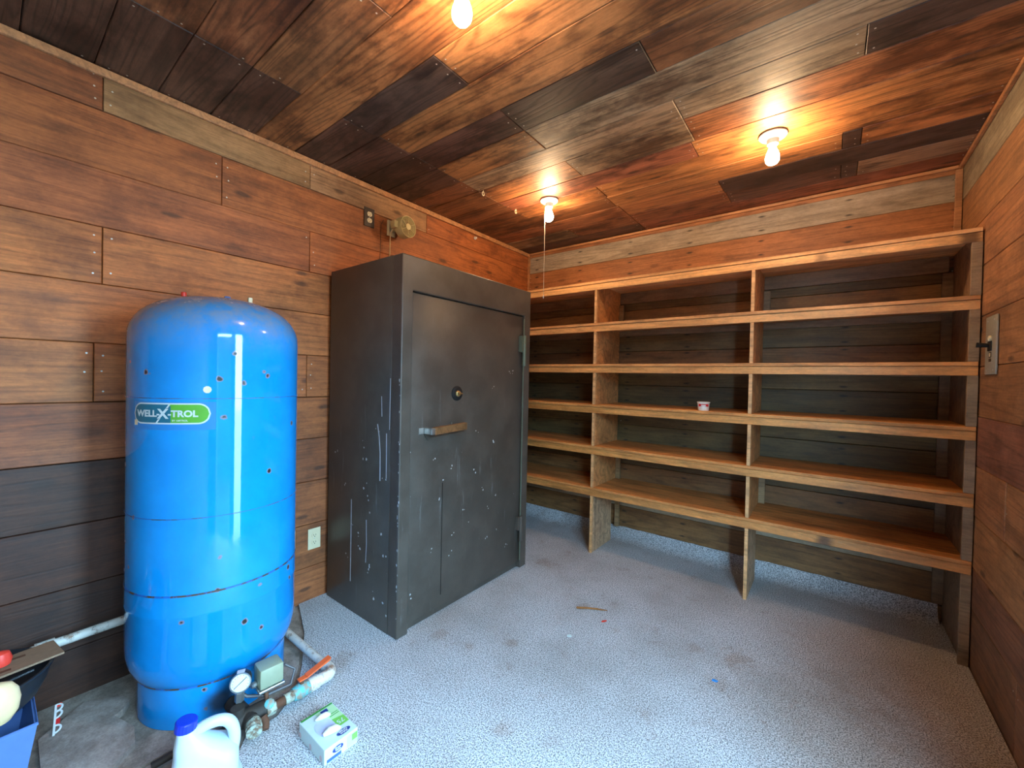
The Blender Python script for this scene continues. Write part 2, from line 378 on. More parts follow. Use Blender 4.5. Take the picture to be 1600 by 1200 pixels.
# back wall
BZ = [H, 2.397, 2.250, 2.075, 1.905, 1.820, 1.735, 1.635, 1.495, 1.365, 1.229, 1.075, .912, .755, .595, .420, .254, .085, -.012]
OL = (.19, .112, .036); OD = (.13, .074, .024); OB = (.24, .105, .032); GW = (.40, .30, .185)
BC = [(OR, .3), (GW, .35), (OR, .25), (BR, .4), (OL, .4), (OB, .4), (OD, .6), (OL, .4), (OB, .4), (OL, .4), (OD, .5), (OL, .5), (OD, .5), (OD, .7), (OB, .5), (GW, .5), (OB, .5), (OB, .5)]
for r in range(len(BC)):
    js = [0, W] if r not in (3, 6, 11, 14) else [0, random.choice((.93, 1.95)), W]
    for k in range(len(js)-1):
        plank(wall_back, 'plank', 'back', MBk((js[k]+js[k+1])/2, (BZ[r]+BZ[r+1])/2), js[k+1]-js[k], BZ[r]-BZ[r+1], BC[r][0], BC[r][1], random.uniform(-.002, 0), wall='back')
# right wall, with the doorway out of view towards the camera
RZ = [H, 2.250, 2.022, 1.810, 1.580, 1.355, 1.132, .910, .685, .450, .265, -.012]
RC = [(GY, .5), (OR, .25), (OR, .25), (OR, .2), (OR, .2), (OR, .3), (RD, .4), (OR, .3), (OR, .3), (BR, .5), (BR, .4)]
RJ = [[], [], [-1.3], [], [-1.7], [], [], [-.83], [], [-1.2], [-1.0]]
for r in range(len(RC)):
    z0, z1 = RZ[r+1], RZ[r]
    runs = [(0, DY1), (DY0, YF)] if (z0+z1)/2 < DH else [(0, YF)]
    for (ya, yb) in runs:
        ys = [ya]+[j for j in RJ[r] if ya > j > yb]+[yb]
        for k in range(len(ys)-1):
            plank(wall_right, 'plank', 'wall', MR((ys[k]+ys[k+1])/2, (z0+z1)/2), ys[k]-ys[k+1], z1-z0, RC[r][0], RC[r][1], random.uniform(-.002, 0), wall='right')
# ceiling
CE = [0, -.165, -.350, -.535, -.705, -.877, -1.040, -1.240, -1.400, -1.590, -1.775, -1.970, -2.155, -2.345, -2.530, -2.715, -2.905, -3.090, -3.28, -3.47, -3.66, YF]
DR = (.13, .058, .032)
CROWS = [([1.12], [(DR, .6), (RD, .7)]),
         ([.62, 1.12, 1.74, 2.30, 2.37], [(GY, .5), (BR, .6), (BR, .6), (DR, .5), (DK, .2), (GY, .4)]),
         ([1.12, 1.735], [(BR, .6), (TAN, .5), (DK, .5)]),
         ([1.11, 2.30, 2.37], [(BR, .6), (TAN, .45), (DK, .2), (OR, .5)]),
         ([.49, 1.12], [(BR, .7), (TAN, .35), (OR, .45)]),
         ([.49, 1.71], [(BR, .7), (RD, .45), (TAN, .35)]),
         ([.49, 1.12, 1.73], [(BR, .6), (TAN, .4), (GY, .35), (OR, .5)]),
         ([.49, 1.73, 2.35], [(BR, .7), (GY, .35), (LG, .35), (DK, .5)]),
         ([.49, 1.10], [(DR, .7), (OR, .45), (LG, .45)]),
         ([.49, 1.10, 1.727], [(DR, .7), (DR, .7), (DK, .6), (BR, .55)]),
         ([.49], [(DR, .7), (OR, .85)]),
         ([.48, 1.10], [(DR, .6), (DK, .4), (TAN, .15)]),
         ([], [(OR, .6)]),
         ([.49, 1.11], [(DR, .7), (BR, .45), (OR, .3)]),
         ([.49], [(DR, .7), (BR, .75)]),
         ([.49], [(DR, .7), (BR, .7)]),
         ([.49], [(DR, .7), (DR, .7)]),
         ([1.11], [(DR, .7), (DR, .6)]), ([.49], [(DR, .7), (BR, .6)]), ([1.73], [(DR, .7), (BR, .6)]), ([1.11], [(DR, .7), (BR, .6)])]
for r, (js, cs) in enumerate(CROWS):
    xs = [0]+js+[W]
    for k in range(len(cs)):
        plank(ceiling, 'plank', 'ceil', MC((xs[k]+xs[k+1])/2, (CE[r]+CE[r+1])/2), xs[k+1]-xs[k], CE[r]-CE[r+1], cs[k][0], cs[k][1], random.uniform(-.0025, 0), wall='ceil')
for wn, par in (('left', wall_left), ('back', wall_back), ('right', wall_right), ('ceil', ceiling)):
    tag(NAILS[wn].build('nail_heads', 'nail', par), kind='stuff')
# trims
TC = (.46, .215, .090, .2)
struct('trim_1', MB().box((0.001, YF, H-.034), (.016, -.004, H-.003), .002), 'lumber', TC)
struct('trim_2', MB().box((.017, -.016, H-.020), (W-.017, -.001, H-.003), .002), 'lumber', TC)
struct('trim_3', MB().box((W-.016, YF, H-.024), (W-.001, -.004, H-.003), .002), 'lumber', (.38, .17, .07, .3))
struct('trim_4', MB().box((.001, -.020, 1.99), (.020, -.001, H-.036), .002), 'lumber', (.40, .18, .075, .2))
struct('trim_5', MB().box((W-.028, -.018, 1.99), (W-.001, -.001, H-.026), .002), 'lumber', (.36, .17, .075, .3))
# carpet with the strip turned up the back wall, bare pad under the tank
poly = [(.004, -2.10), (.28, -2.20), (.50, -2.315), (.63, -2.40), (.70, -2.50), (.70, -2.60), (.775, -2.66), (.82, -2.74), (.86, -2.95), (.90, YF+.005), (W-.003, YF+.005), (W-.003, -.003), (.004, -.003)]
carpet = struct('floor', MB().prism(poly, -.0135, 0.0), 'carpet')
cv = MB(); prof = [(-.11, .001), (-.075, .004), (-.045, .014), (-.022, .035), (-.010, .060), (-.006, .082), (-.004, .089), (-.002, .084)]
nx = 60
for i in range(nx+1):
    x = .004+(W-.044)*i/nx
    for (y, z) in prof:
        cv.v.append(Vector((x, y+random.uniform(-.0015, .0015), z+(random.uniform(-.002, .002) if z > .05 else 0))))
np_ = len(prof)
for i in range(nx):
    for k in range(np_-1): cv.f.append((i*np_+k, (i+1)*np_+k, (i+1)*np_+k+1, i*np_+k+1))
cv.build('carpet_cove', 'carpet', carpet, smooth=True)
pad = tag(MB().prism([(.004, -2.12), (.28, -2.215), (.50, -2.33), (.572, -2.38), (.572, YF+.01), (.004, YF+.01)], -.0135, -.001).build('pad_board', 'pad'), 'grimy bare board that the blue tank stands on', 'board')
curb = tag(MB().box((.588, YF+.01, -.0135), (.700, -2.62, .004), .003).build('sill_board', 'pad'), 'narrow dirty board along the edge of the carpet by the jug', 'board')
# doorway (out of view, right of the camera) with the ground outside and two added, unseen daylight helpers
dr = MB(); dr.box((W-.004, DY1-.022, 0), (W+.066, DY1-.002, DH)); dr.box((W-.004, DY0+.002, 0), (W+.066, DY0+.022, DH)); dr.box((W-.004, DY0+.002, DH-.022), (W+.066, DY1-.002, DH-.002))
struct('trim_6', dr, 'lumber', (.30, .14, .06, .4))
d1 = struct('door_1', MB().box((W+.022, GAPS[0][1], .01), (W+.058, GAPS[1][0], DH-.026)), 'wall', (*BR, .4))
MB().box((W-.01, GAPS[1][0]-.07, .95), (W+.022, GAPS[1][0]-.04, 1.10), .004).build('door_handle', 'steel', d1)
struct('ground', MB().box((W+.07, -12, -.3), (W+14, 8, -.10)), 'ground')
struct('unseen_dark_ground', MB().box((W+.10, -9, -.10), (W+2.2, -2.62, -.06)), 'dark_ground')  # added dark ground, keeps the doorway's reflection in the tank dark
struct('light_blocker_outside', MB().box((W+2.2, -9, -.10), (W+2.3, -2.55, 2.20)), 'blocker')  # added unseen blocker, cuts the low daylight through the wide doorway

# ------------------------------------------------------------------ shelving
SZ = [1.978, 1.676, 1.378, 1.085, .783, .479]; X1, X2 = .9142, 1.9065
sh = thing('shelving_unit', (W/2, -D/2, 0), 'built-in wooden wall shelving with six long shelves across the back wall', 'shelving')
SO = (W/2, -D/2, 0)
LUM = [(.70, .37, .140), (.68, .345, .125), (.66, .30, .090), (.64, .28, .072), (.62, .265, .068), (.60, .25, .065)]  # lower shelves coloured more saturated to offset the cool daylight on them
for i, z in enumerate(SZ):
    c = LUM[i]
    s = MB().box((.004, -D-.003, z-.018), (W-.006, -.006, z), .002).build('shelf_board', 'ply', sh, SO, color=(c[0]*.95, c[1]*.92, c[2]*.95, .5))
    MB().box((.004, -D+.003, z-.062), (W-.005, -D+.020, z-.0198), .0018).build('front_edge', 'lumber', s, SO, color=(*c, .55))
    ch = .085 if i == 0 else .042
    MB().box((.022, -.026, z-.019-ch), (W-.042, -.004, z-.019), .001).build('cleat', 'lumber', s, SO, color=(.22, .13, .065, .4))
tops = SZ; bots = [z-.018 for z in SZ]
for xi, x in enumerate((X1, X2)):
    for i in range(6):
        zt = bots[i]-.0005; zb = SZ[i+1]+.0005 if i < 5 else .0005
        yb = -.112 if i == 5 else -.027
        inset = .0205
        MB().box((x, -D+inset, zb), (x+.019, yb, zt), .0012).build('divider', 'ply', sh, SO, color=(.56, .26, .090, .4) if i < 5 else (.52, .33, .19, .5))
        MB().box((x+.0005, -D+.0005, zb), (x+.0185, -D+inset-.0005, zt-.0445), .001).build('divider_edge', 'lumber', sh, SO, color=(.64, .35, .15, .2))
        if (xi, i) in ((0, 0), (0, 4), (0, 5), (1, 0), (1, 4)):
            MB().box((x+.0195, -.050, max(zb, .095)), (x+.055, -.0275, zt-.05-(.05 if i == 0 else 0)), .001).build('upright_cleat', 'lumber', sh, SO, color=(.30, .19, .09, .4))
# right end: full-depth panel with a weathered front edge
ep = MB().box((W-.024, -D+.022, .0005), (W-.004, -.004, 1.958), .0012).build('end_panel', 'ply', sh, SO, color=(.24, .14, .075, .6))
for i in range(6):
    zt = SZ[i]-.0625; zb = SZ[i+1]+.0005 if i < 5 else .0005
    MB().box((W-.038, -D+.002, zb), (W-.004, -D+.0215, zt), .0015).build('end_post', 'lumber', sh, SO, color=(.27, .185, .105, .6))
MB().box((W-.066, -.030, .10), (W-.0245, -.008, 1.87), .001).build('corner_cleat', 'lumber', sh, SO, color=(.20, .12, .06, .5))

# ------------------------------------------------------------------ safe
SX, SY0, SY1, SH = .6772, -1.957, -.9084, 1.8435
safe = thing('floor_safe', (.35, -1.43, 0), 'tall dark brown steel safe standing against the left plank wall', 'safe')
O = (.35, -1.43, 0)
MB().box((.032, SY0+.0004, .002), (SX-.0747, SY1, SH-.0004), .0015).build('body', 'safe', safe, O, smooth=True)
fr = MB().prism([(SY0, .002), (SY0+.066, .002), (SY0+.066, SH-.168), (SY1-.064, SH-.168), (SY1-.064, .002), (SY1, .002), (SY1, SH), (SY0, SH)], 0, .0745, axes((0, 1, 0), (0, 0, 1), (1, 0, 0), (SX-.0745, 0, 0))).build('front_frame', 'safe', safe, O)
bv = fr.modifiers.new('bevel', 'BEVEL'); bv.width = .006; bv.segments = 3; bv.limit_method = 'ANGLE'; bv.angle_limit = 1.0
for pg in fr.data.polygons: pg.use_smooth = True
fr.data.set_sharp_from_angle(angle=math.radians(30))
MB().box((SX-.0745, SY0+.0665, .002), (SX-.032, SY1-.0645, .036), .002).build('frame_sill', 'safe', safe, O)
door = MB().box((SX-.060, SY0+.0695, .040), (SX-.016, SY1-.0672, SH-.1715), .003).build('door', 'safe', safe, O, smooth=True)
DX = SX-.016
MB().box((SX-.066, SY0+.0662, .038), (SX-.055, SY1-.0642, SH-.1688)).build('door_gap', 'slot', safe, O)
for (z0, z1, mt) in ((1.345, 1.545, 'green_steel'), (.19, .355, 'safe')):
    hz = MB(); hz.lathe([(.013, z0), (.0135, z0+.003), (.0135, z1-.003), (.013, z1)], 16, Matrix.Translation((SX+.009, -.985, 0)))
    hg = hz.build('hinge', mt, safe, O, smooth=True)
    MB().box((DX+.0005, -1.015, z0+(z1-z0)*.45), (SX+.012, -.999, z1-.004), .002).build('hinge_leaf', mt, hg, O)
# long bright hinge-side edge strip
MB().tube([(SX+.001, -.982, .06), (SX+.001, -.982, .19)], .004, 8).build('hinge_rod', 'green_steel', safe, O)
MB().tube([(SX+.001, -.982, .355), (SX+.001, -.982, 1.345)], .004, 8).build('hinge_rod', 'green_steel', safe, O)
MB().tube([(SX+.001, -.982, 1.545), (SX+.001, -.982, 1.655)], .004, 8).build('hinge_rod', 'green_steel', safe, O)
dm = look_mat((DX, -1.571, 1.173), (1, 0, 0))
dial = MB().lathe([(.040, 0), (.040, .004), (.036, .007), (.018, .008)], 28, dm).build('dial_plate', 'slot', safe, O, smooth=True)
kb = MB(); kb.lathe([(.017, .008), (.017, .014), (.010, .018), (.010, .026), (.004, .028)], 16, dm); kb.build('dial_spindle', 'brass', dial, O, smooth=True)
MB().box((DX+.0285, -1.585, 1.170), (DX+.034, -1.557, 1.176), .001).build('dial_lever', 'brass', dial, O)
hd = MB().box((DX+.034, -1.775, .968), (DX+.060, -1.545, 1.006), .003)
hd.map(lambda v: (v.x, v.y, v.z+(v.y+1.775)*.045)); hd = hd.build('handle_bar', 'lumber', safe, O, color=(.20, .095, .035, .9))
MB().box((DX+.0005, -1.800, .972), (DX+.062, -1.776, 1.004), .002).build('handle_bracket', 'steel', hd, O)
MB().box((DX+.0005, -1.832, .970), (DX+.004, -1.801, 1.003), .001).build('handle_plate', 'steel', hd, O)
MB().prism([(-1.80, .968), (-1.775, .935), (-1.762, .935), (-1.735, .966)], 0.0005, .006, axes((0, 1, 0), (0, 0, 1), (1, 0, 0), (DX, 0, 0))).build('handle_tab', 'safe', hd, O)
MB().box((DX+.030, -1.640, 1.002), (DX+.034, -1.636, 1.024)).build('handle_pin', 'steel', hd, O)
# paint chips and drips
ch = MB()
def chip(c, ax, ay, r):
    n = 7; ch.add([Vector(c)+Vector(ax)*r*math.cos(2*PI*k/n)*random.uniform(.5, 1.2)+Vector(ay)*r*math.sin(2*PI*k/n)*random.uniform(.5, 1.3) for k in range(n)], [tuple(range(n))])
for (y, z) in [(-1.66, .705), (-1.60, .77), (-1.73, .83), (-1.42, .72), (-1.35, .60), (-1.30, .48), (-1.46, .43), (-1.58, .40), (-1.74, .36), (-1.735, .345), (-1.60, .30), (-1.12, .19), (-1.10, .195), (-1.22, .55), (-1.26, .88), (-1.28, 1.21), (-1.25, 1.21), (-1.1, 1.3), (-1.07, 1.30), (-1.88, .90), (-1.88, .83), (-1.86, .17), (-1.50, .52), (-1.2, .33), (-1.4, .95), (-1.68, .62), (-1.3, .3), (-1.05, .5)]:
    for q in range(random.choice((1, 2, 2))): chip((DX+.0012, y+random.uniform(-.012, .012), z+random.uniform(-.012, .012)), (0, 1, 0), (0, 0, 1), random.uniform(.0025, .006))
for (x, z) in [(.43, .62), (.45, .55), (.40, .70), (.30, .48), (.33, .44), (.36, .36), (.44, .30), (.44, .27), (.50, .15), (.53, .45), (.20, .66), (.12, .86), (.50, 1.0), (.56, .75), (.58, .40), (.58, .12), (.24, .30), (.37, .9), (.39, .82)]:
    for q in range(2): chip((x+random.uniform(-.02, .02), SY0-.0012, z+random.uniform(-.03, .03)), (1, 0, 0), (0, 0, 1), random.uniform(.003, .008))
for k in range(26):
    z = random.uniform(.05, 1.25); chip((SX-.004+random.uniform(-.004, .004), SY0-.0013, z), (1, 0, 0), (0, 0, 1.8), random.uniform(.002, .005))
tag(ch.build('paint_chips', 'chip', safe, O), kind='stuff')
def drip(pts, w, mt='chip'):
    b = MB()
    for i, (a, z) in enumerate(pts): b.v += [Vector((a-w/2, SY0-.0012, z)), Vector((a+w/2, SY0-.0012, z))]
    b.f = [(2*i, 2*i+1, 2*i+3, 2*i+2) for i in range(len(pts)-1)]
    b.build('paint_drip', mt, safe, O)
drip([(.500, 1.02), (.515, .96), (.525, .88), (.527, .74)], .008); drip([(.575, .98), (.577, .85), (.578, .76)], .006)
drip([(.275, .60), (.276, .40), (.276, .16)], .007); drip([(.415, .52), (.42, .40), (.415, .30)], .005); drip([(.53, 1.16), (.535, 1.06)], .006); drip([(.60, 1.25), (.598, 1.0)], .005)
MB().box((DX+.0003, -1.667, .10), (DX+.0012, -1.663, .70)).build('door_scratch', 'slot', door, O)

# ------------------------------------------------------------------ blue pressure tank
TX, TY, RB, RS = .3208, -2.5763, .2795, .2422
tk = thing('pressure_tank', (TX, TY, 0), 'tall blue steel well pressure tank beside the dark safe', 'tank')
TO = (TX, TY, 0); TM = Matrix.Translation((TX, TY, 0))
prof = [(RS+.004, .150), (RS+.012, .156), (.262, .172), (.272, .200), (.2775, .235), (RB-.001, .27), (RB-.001, .405), (RB+.0012, .413), (RB+.0012, .421), (RB, .430), (RB, .755), (RB, 1.168), (RB, 1.38)]
for k in range(1, 15):
    a = k/14*PI/2; prof.append((max(RB*math.cos(a)**.80, .004), 1.385+.172*math.sin(a)**.92))
MB().lathe(prof, 96, TM).build('shell', 'tank', tk, TO, smooth=True)
MB().lathe([(RS, .001), (RS, .150)], 96, TM).build('base_skirt', 'tank', tk, TO, smooth=True)
for z, r, hh in ((1.169, RB+.0006, .0010), (.756, RB+.0007, .0012), (.491, RB+.0014, .0030), (.152, RS+.0066, .0055)):
    MB().lathe([(r-.003, z-hh), (r, z-hh), (r, z+hh), (r-.003, z+hh)], 96, TM, cap=False).build('weld_seam', 'seam', tk, TO, smooth=True)
def dome_z(r):
    lo, hi = 0.0, PI/2
    for _ in range(40):
        m = (lo+hi)/2
        if RB*math.cos(m)**.80 > r: lo = m
        else: hi = m
    return 1.385+.172*math.sin(lo)**.92
rd = Vector((.29, .957, 0))
def on_dome(s, back=0.0):
    p = Vector((TX, TY, 0))+rd*s+Vector((-.957, .29, 0))*back; p.z = dome_z((Vector((p.x-TX, p.y-TY))).length)-.002; return p
q = on_dome(-.117); MB().lathe([(.017, 0), (.017, .004), (.009, .006), (.009, .022), (.007, .024)], 16, Matrix.Translation(q)).build('valve_cap', 'red', tk, TO, smooth=True)
q = on_dome(.022); MB().lathe([(.012, 0), (.012, .013), (.010, .016)], 6, Matrix.Translation(q)).build('plug', 'tubblue', tk, TO)
q = on_dome(.100); MB().box((q.x-.008, q.y-.008, q.z), (q.x+.008, q.y+.008, q.z+.028), .004).build('bracket_stub', 'ivory', tk, TO)
# curved sticker
A0 = math.radians(-48.2); ZC = 1.1175
def wrap(off):
    def fn(v): a = A0+v.x/RB; r = RB+off+v.z; return (TX+r*math.cos(a), TY+r*math.sin(a), ZC+v.y)
    return fn
def strip(cols, off, name, mat, par):
    b = MB()
    for (s0, t0, s1, t1) in cols: b.v += [Vector((s0, t0, 0)), Vector((s1, t1, 0))]
    b.f = [(2*i, 2*i+2, 2*i+3, 2*i+1) for i in range(len(cols)-1)]
    return b.map(wrap(off)).build(name, mat, par, TO, smooth=True)
def stad(hl, hh, n=48, x0=None):
    cols = []
    for i in range(n+1):
        s = -hl+2*hl*i/n
        e = hl-abs(s); t_ = hh if e >= hh else math.sqrt(max(hh*hh-(hh-e)**2, 1e-8)); cols.append((s, -t_, s, t_))
    return cols
hl, hh = .129, .036
lab = strip([(-hl+2*(hl+.007)*i/24, -.056, -hl+2*(hl+.007)*i/24, .040) for i in range(25)], .0006, 'sticker', 'film', tk)
strip(stad(hl, hh), .0010, 'sticker_border', 'labelwhite', lab)
strip(stad(hl-.005, hh-.005), .0013, 'sticker_field', 'teal', lab)
gi = [c for c in stad(hl-.005, hh-.005, 60) if c[0] > .016]
strip([(-.032, -(hh-.005), .010, hh-.005)]+gi, .0016, 'sticker_field', 'labelgreen', lab)
strip([(-.036, -(hh-.005), .006, hh-.005), (-.030, -(hh-.005), .012, hh-.005)], .0019, 'sticker_border', 'labelwhite', lab)
for txt, size, x, y, bold in (('WELL-', .0305, -.0665, -.001, .0012), ('X', .044, -.012, -.002, .0018), ('-TROL', .0305, .0485, -.001, .0012), ('BY AMTROL', .0085, .041, -.0235, .0002)):
    tm = text_mesh(txt, size, bold); tm.map(lambda v: (v.x*1.02+x, v.y+y, 0)); tm.map(wrap(.0022)).build('lettering', 'labelwhite', lab, TO)
strip([(-.117-.008+.016*i/4, -.041, -.117-.008+.016*i/4, -.023) for i in range(5)], .0024, 'price_tag', 'ivory', tk)
ov = MB(); ov.add([Vector((.118+.0125*math.cos(2*PI*k/10), .083+.0125*math.sin(2*PI*k/10), 0)) for k in range(10)], [tuple(range(10))]); ov.map(wrap(.0012)).build('round_sticker', 'ivory', tk, TO)

# ------------------------------------------------------------------ tank plumbing
pb = thing('tank_plumbing', (.69, -2.50, 0), 'corroded pipe fittings with gauge and valve at the foot of the blue tank', 'plumbing')
PO = (.69, -2.50, 0); PX = .70
def bend(c, a, b, r, n=7):
    """quarter bend: corner c, unit directions a (incoming, reversed) and b"""
    c, a, b = Vector(c), Vector(a), Vector(b); o = c+a*r+b*r
    return [o-b*r*math.cos(k/n*PI/2)-a*r*math.sin(k/n*PI/2) for k in range(n+1)]
sp_ = thing('supply_pipe', (.37, -2.285, 0), 'dirty white plastic pipe with an elbow on the floor behind the fittings', 'pipe'); SPO = (.37, -2.285, 0)
MB().tube([(.03, -2.285, .045), (PX-.055, -2.285, .045)], .0165, 16).build('pipe_run', 'pvc', sp_, SPO, smooth=True)
el = bend((PX, -2.285, .045), (-1, 0, 0), (0, -1, 0), .032)
MB().tube([(PX-.060, -2.285, .045)]+el+[(PX, -2.350, .045)], .0225, 16).build('pipe_elbow', 'pvc', sp_, SPO, smooth=True)
MB().tube([(PX, -2.350, .045), (PX, -2.385, .045)], .026, 16).build('pipe_collar', 'pvc', sp_, SPO, smooth=True)
vb = MB().tube([(PX, -2.385, .045), (PX, -2.405, .045), (PX, -2.425, .045), (PX, -2.445, .045)], [.024, .028, .028, .022], 16).build('ball_valve', 'copper_green', pb, PO, smooth=True)
MB().tube([(PX, -2.412, .07), (PX, -2.412, .088)], .008, 10).build('valve_stem', 'rust', vb, PO)
vh = MB(); vh.box((PX-.011, -2.425, .086), (PX+.011, -2.395, .091), .001); vh.add([(PX-.011, -2.395, .086), (PX+.011, -2.395, .086), (PX+.011, -2.305, .108), (PX-.011, -2.305, .108), (PX-.013, -2.395, .093), (PX+.013, -2.395, .093), (PX+.013, -2.300, .118), (PX-.013, -2.300, .118)], [(0,3,2,1),(4,5,6,7),(0,1,5,4),(1,2,6,5),(2,3,7,6),(3,0,4,7)])
vh.build('valve_handle', 'orange', vb, PO)
MB().tube([(PX, -2.445, .045), (PX, -2.475, .045)], .019, 14).build('pipe_nipple', 'copper_pale', pb, PO, smooth=True)
MB().tube([(PX, -2.475, .045), (PX, -2.510, .045)], .016, 14).build('pipe_nipple', 'rust', pb, PO, smooth=True)
MB().lathe([(.024, 0), (.024, .03), (.019, .033)], 6, look_mat((PX, -2.540, .045), (0, 1, 0))).build('union_nut', 'copper_pale', pb, PO)
te = MB(); te.tube([(PX-.015, -2.535, .045), (PX-.030, -2.66, .045)], .030, 16); te.tube([(PX-.132, -2.60, .045), (PX+.02, -2.590, .045)], .026, 16)
te.tube([(PX-.025, -2.62, .045), (PX-.025, -2.62, .095)], .022, 14)
te.build('cross_tee', 'blackiron', pb, PO, smooth=True)
MB().tube([(PX-.02, -2.655, .042), (PX-.05, -2.72, .040), (PX-.075, -2.84, .020)], .011, 12).build('outlet_pipe', 'blackiron', pb, PO, smooth=True)
hb = MB(); hb.lathe([(.020, 0), (.020, .012), (.025, .014), (.025, .035), (.022, .038), (.022, .046), (.024, .047), (.024, .050), (.015, .051)], 20, look_mat((PX+.015, -2.585, .045), (.93, -.28, -.05)))
hb.build('drain_cap', 'copper_pale', pb, PO, smooth=True)
MB().tube([(PX+.02, -2.555, .045), (PX+.035, -2.552, .030), (PX+.05, -2.56, .018)], .012, 10).build('drain_outlet', 'rust', pb, PO, smooth=True)
MB().lathe([(.014, 0), (.016, .006), (.016, .018), (.010, .022)], 12, look_mat((PX-.002, -2.527, .058), (.6, -.2, .7))).build('bleed_screw', 'copper_green', pb, PO, smooth=True)
# gauge
gd = Vector((.90, -.42, .16)).normalized(); gc = Vector((.655, -2.605, .165)); gm = look_mat(gc, gd)
ga = MB().lathe([(.024, -.034), (.032, -.030), (.032, 0), (.030, .003)], 28, gm).build('gauge_case', 'black', pb, PO, smooth=True)
MB().lathe([(.032, -.001), (.033, .001), (.033, .005), (.029, .005)], 28, gm, cap=False).build('gauge_bezel', 'steel', ga, PO, smooth=True)
MB().lathe([(.0292, .0032), (.0292, .0036)], 28, gm).build('gauge_face', 'white', ga, PO)
nd = MB(); nd.box((-.001, -.024, .0038), (.001, .024, .0046)); nd.map(lambda v: Matrix.Rotation(math.radians(-52), 3, 'Z') @ v); nd.map(lambda v: gm @ v); nd.build('gauge_needle', 'slot', ga, PO)
tkb = MB()
for k in range(13):
    a = math.radians(-130+k*260/12); rr = Matrix.Rotation(a, 3, 'Z'); b2 = MB().box((-.0005, .022, .0037), (.0005, .026, .0041)); b2.map(lambda v: rr @ v); b2.map(lambda v: gm @ v); tkb.add(b2.v, b2.f)
tag(tkb.build('gauge_ticks', 'slot', ga, PO), kind='stuff')
MB().box((-.012, -.030, 0), (.012, -.006, .0006)).map(lambda v: gm @ Vector((v.x, .0323+v.z, v.y+.008))).build('gauge_sticker', 'white', ga, PO)
MB().lathe([(.015, 0), (.015, .030), (.010, .034)], 6, Matrix.Translation((.650, -2.606, .098))).build('gauge_adapter', 'steel', pb, PO)
# pressure switch
WO = PO; rz = Matrix.Rotation(math.radians(-4), 4, 'Z')
def swm(v): return Vector((.655, -2.512, .152)) + (rz @ Vector(v))
b = MB().box((-.036, -.040, -.036), (.036, .040, .036), .008); b.map(swm); sw = b.build('switch_cover', 'greybox', pb, WO, smooth=True); sw['label'] = 'grey-green square switch cover'
b = MB().box((-.039, -.043, -.046), (.039, .043, -.037), .002); b.map(swm); b.build('base_plate', 'steel', sw, WO)
MB().tube([(.665, -2.525, .105), (.680, -2.528, .07)], .007, 10).build('tap_tube', 'rust', sw, WO)
MB().tube([(.62, -2.545, .115), (.61, -2.57, .105), (.60, -2.60, .11), (.615, -2.57, .075), (.65, -2.52, .065), (.67, -2.44, .07), (.64, -2.41, .10), (.62, -2.44, .125), (.635, -2.46, .125)], .0055, 8).build('cable', 'wire', sw, WO, smooth=True)
MB().lathe([(.011, 0), (.011, .012), (.007, .016)], 8, look_mat(swm((0, -.043, -.022)), (.2, -1, 0))).build('cable_clamp', 'steel', sw, WO)
# pvc pipe along the left wall
wp = thing('wall_pipe', (.045, -3.0, .25), 'dusty white plastic pipe running low along the left wall behind the tank', 'pipe')
MB().tube([(.045, -2.45, .262), (.045, -3.0, .250)], .017, 14).build('pipe_run', 'pvc', wp, (.045, -3.0, .25), smooth=True)
MB().tube([(.045, -3.0, .250), (.045, -3.05, .249)], .022, 14).build('pipe_coupling', 'pvc', wp, (.045, -3.0, .25), smooth=True)
MB().tube([(.045, -3.05, .249), (.045, -3.88, .231)], .017, 14).build('pipe_run', 'pvc', wp, (.045, -3.0, .25), smooth=True)

# ------------------------------------------------------------------ ceiling lamps
def lamp(x, y, label, cord=False):
    L = thing('ceiling_lamp', (x, y, H), label, 'ceiling lamp', 'bare bulb ceiling lamps'); OO = (x, y, H); T = Matrix.Translation((x, y, 0))
    zt = H-.0035
    MB().lathe([(.058, zt), (.058, zt-.006), (.052, zt-.013), (.032, zt-.017), (.026, zt-.022), (.0235, zt-.045), (.020, zt-.046)], 40, T).build('socket_base', 'porcelain', L, OO, smooth=True)
    bz = zt-.042
    b = MB().lathe([(.0125, bz), (.0135, bz-.012), (.0165, bz-.024), (.0225, bz-.038), (.0275, bz-.052), (.0298, bz-.066), (.0280, bz-.080), (.0220, bz-.090), (.012, bz-.0955), (.002, bz-.0965)], 20, T)
    b.build('bulb', 'bulb', L, OO, smooth=True)
    if cord:
        c = MB().tube([(x-.026, y, zt-.030), (x-.032, y, zt-.05), (x-.031, y, 2.1), (x-.030, y, 1.815)], .0016, 6).build('pull_cord', 'chain', L, OO)
        MB().lathe([(.002, 1.796), (.004, 1.799), (.004, 1.812), (.002, 1.817)], 8, Matrix.Translation((x-.030, y, 0))).build('cord_knob', 'white', c, OO)
    return L
lamp(.794, -.889, 'bare bulb ceiling lamp with a long pull cord above the safe corner', True)
lamp(2.039, -.883, 'bare bulb in a white porcelain ceiling holder above the right-hand shelves')
lamp(1.400, -2.309, 'bare glowing bulb at the top edge of the picture, nearest lamp')

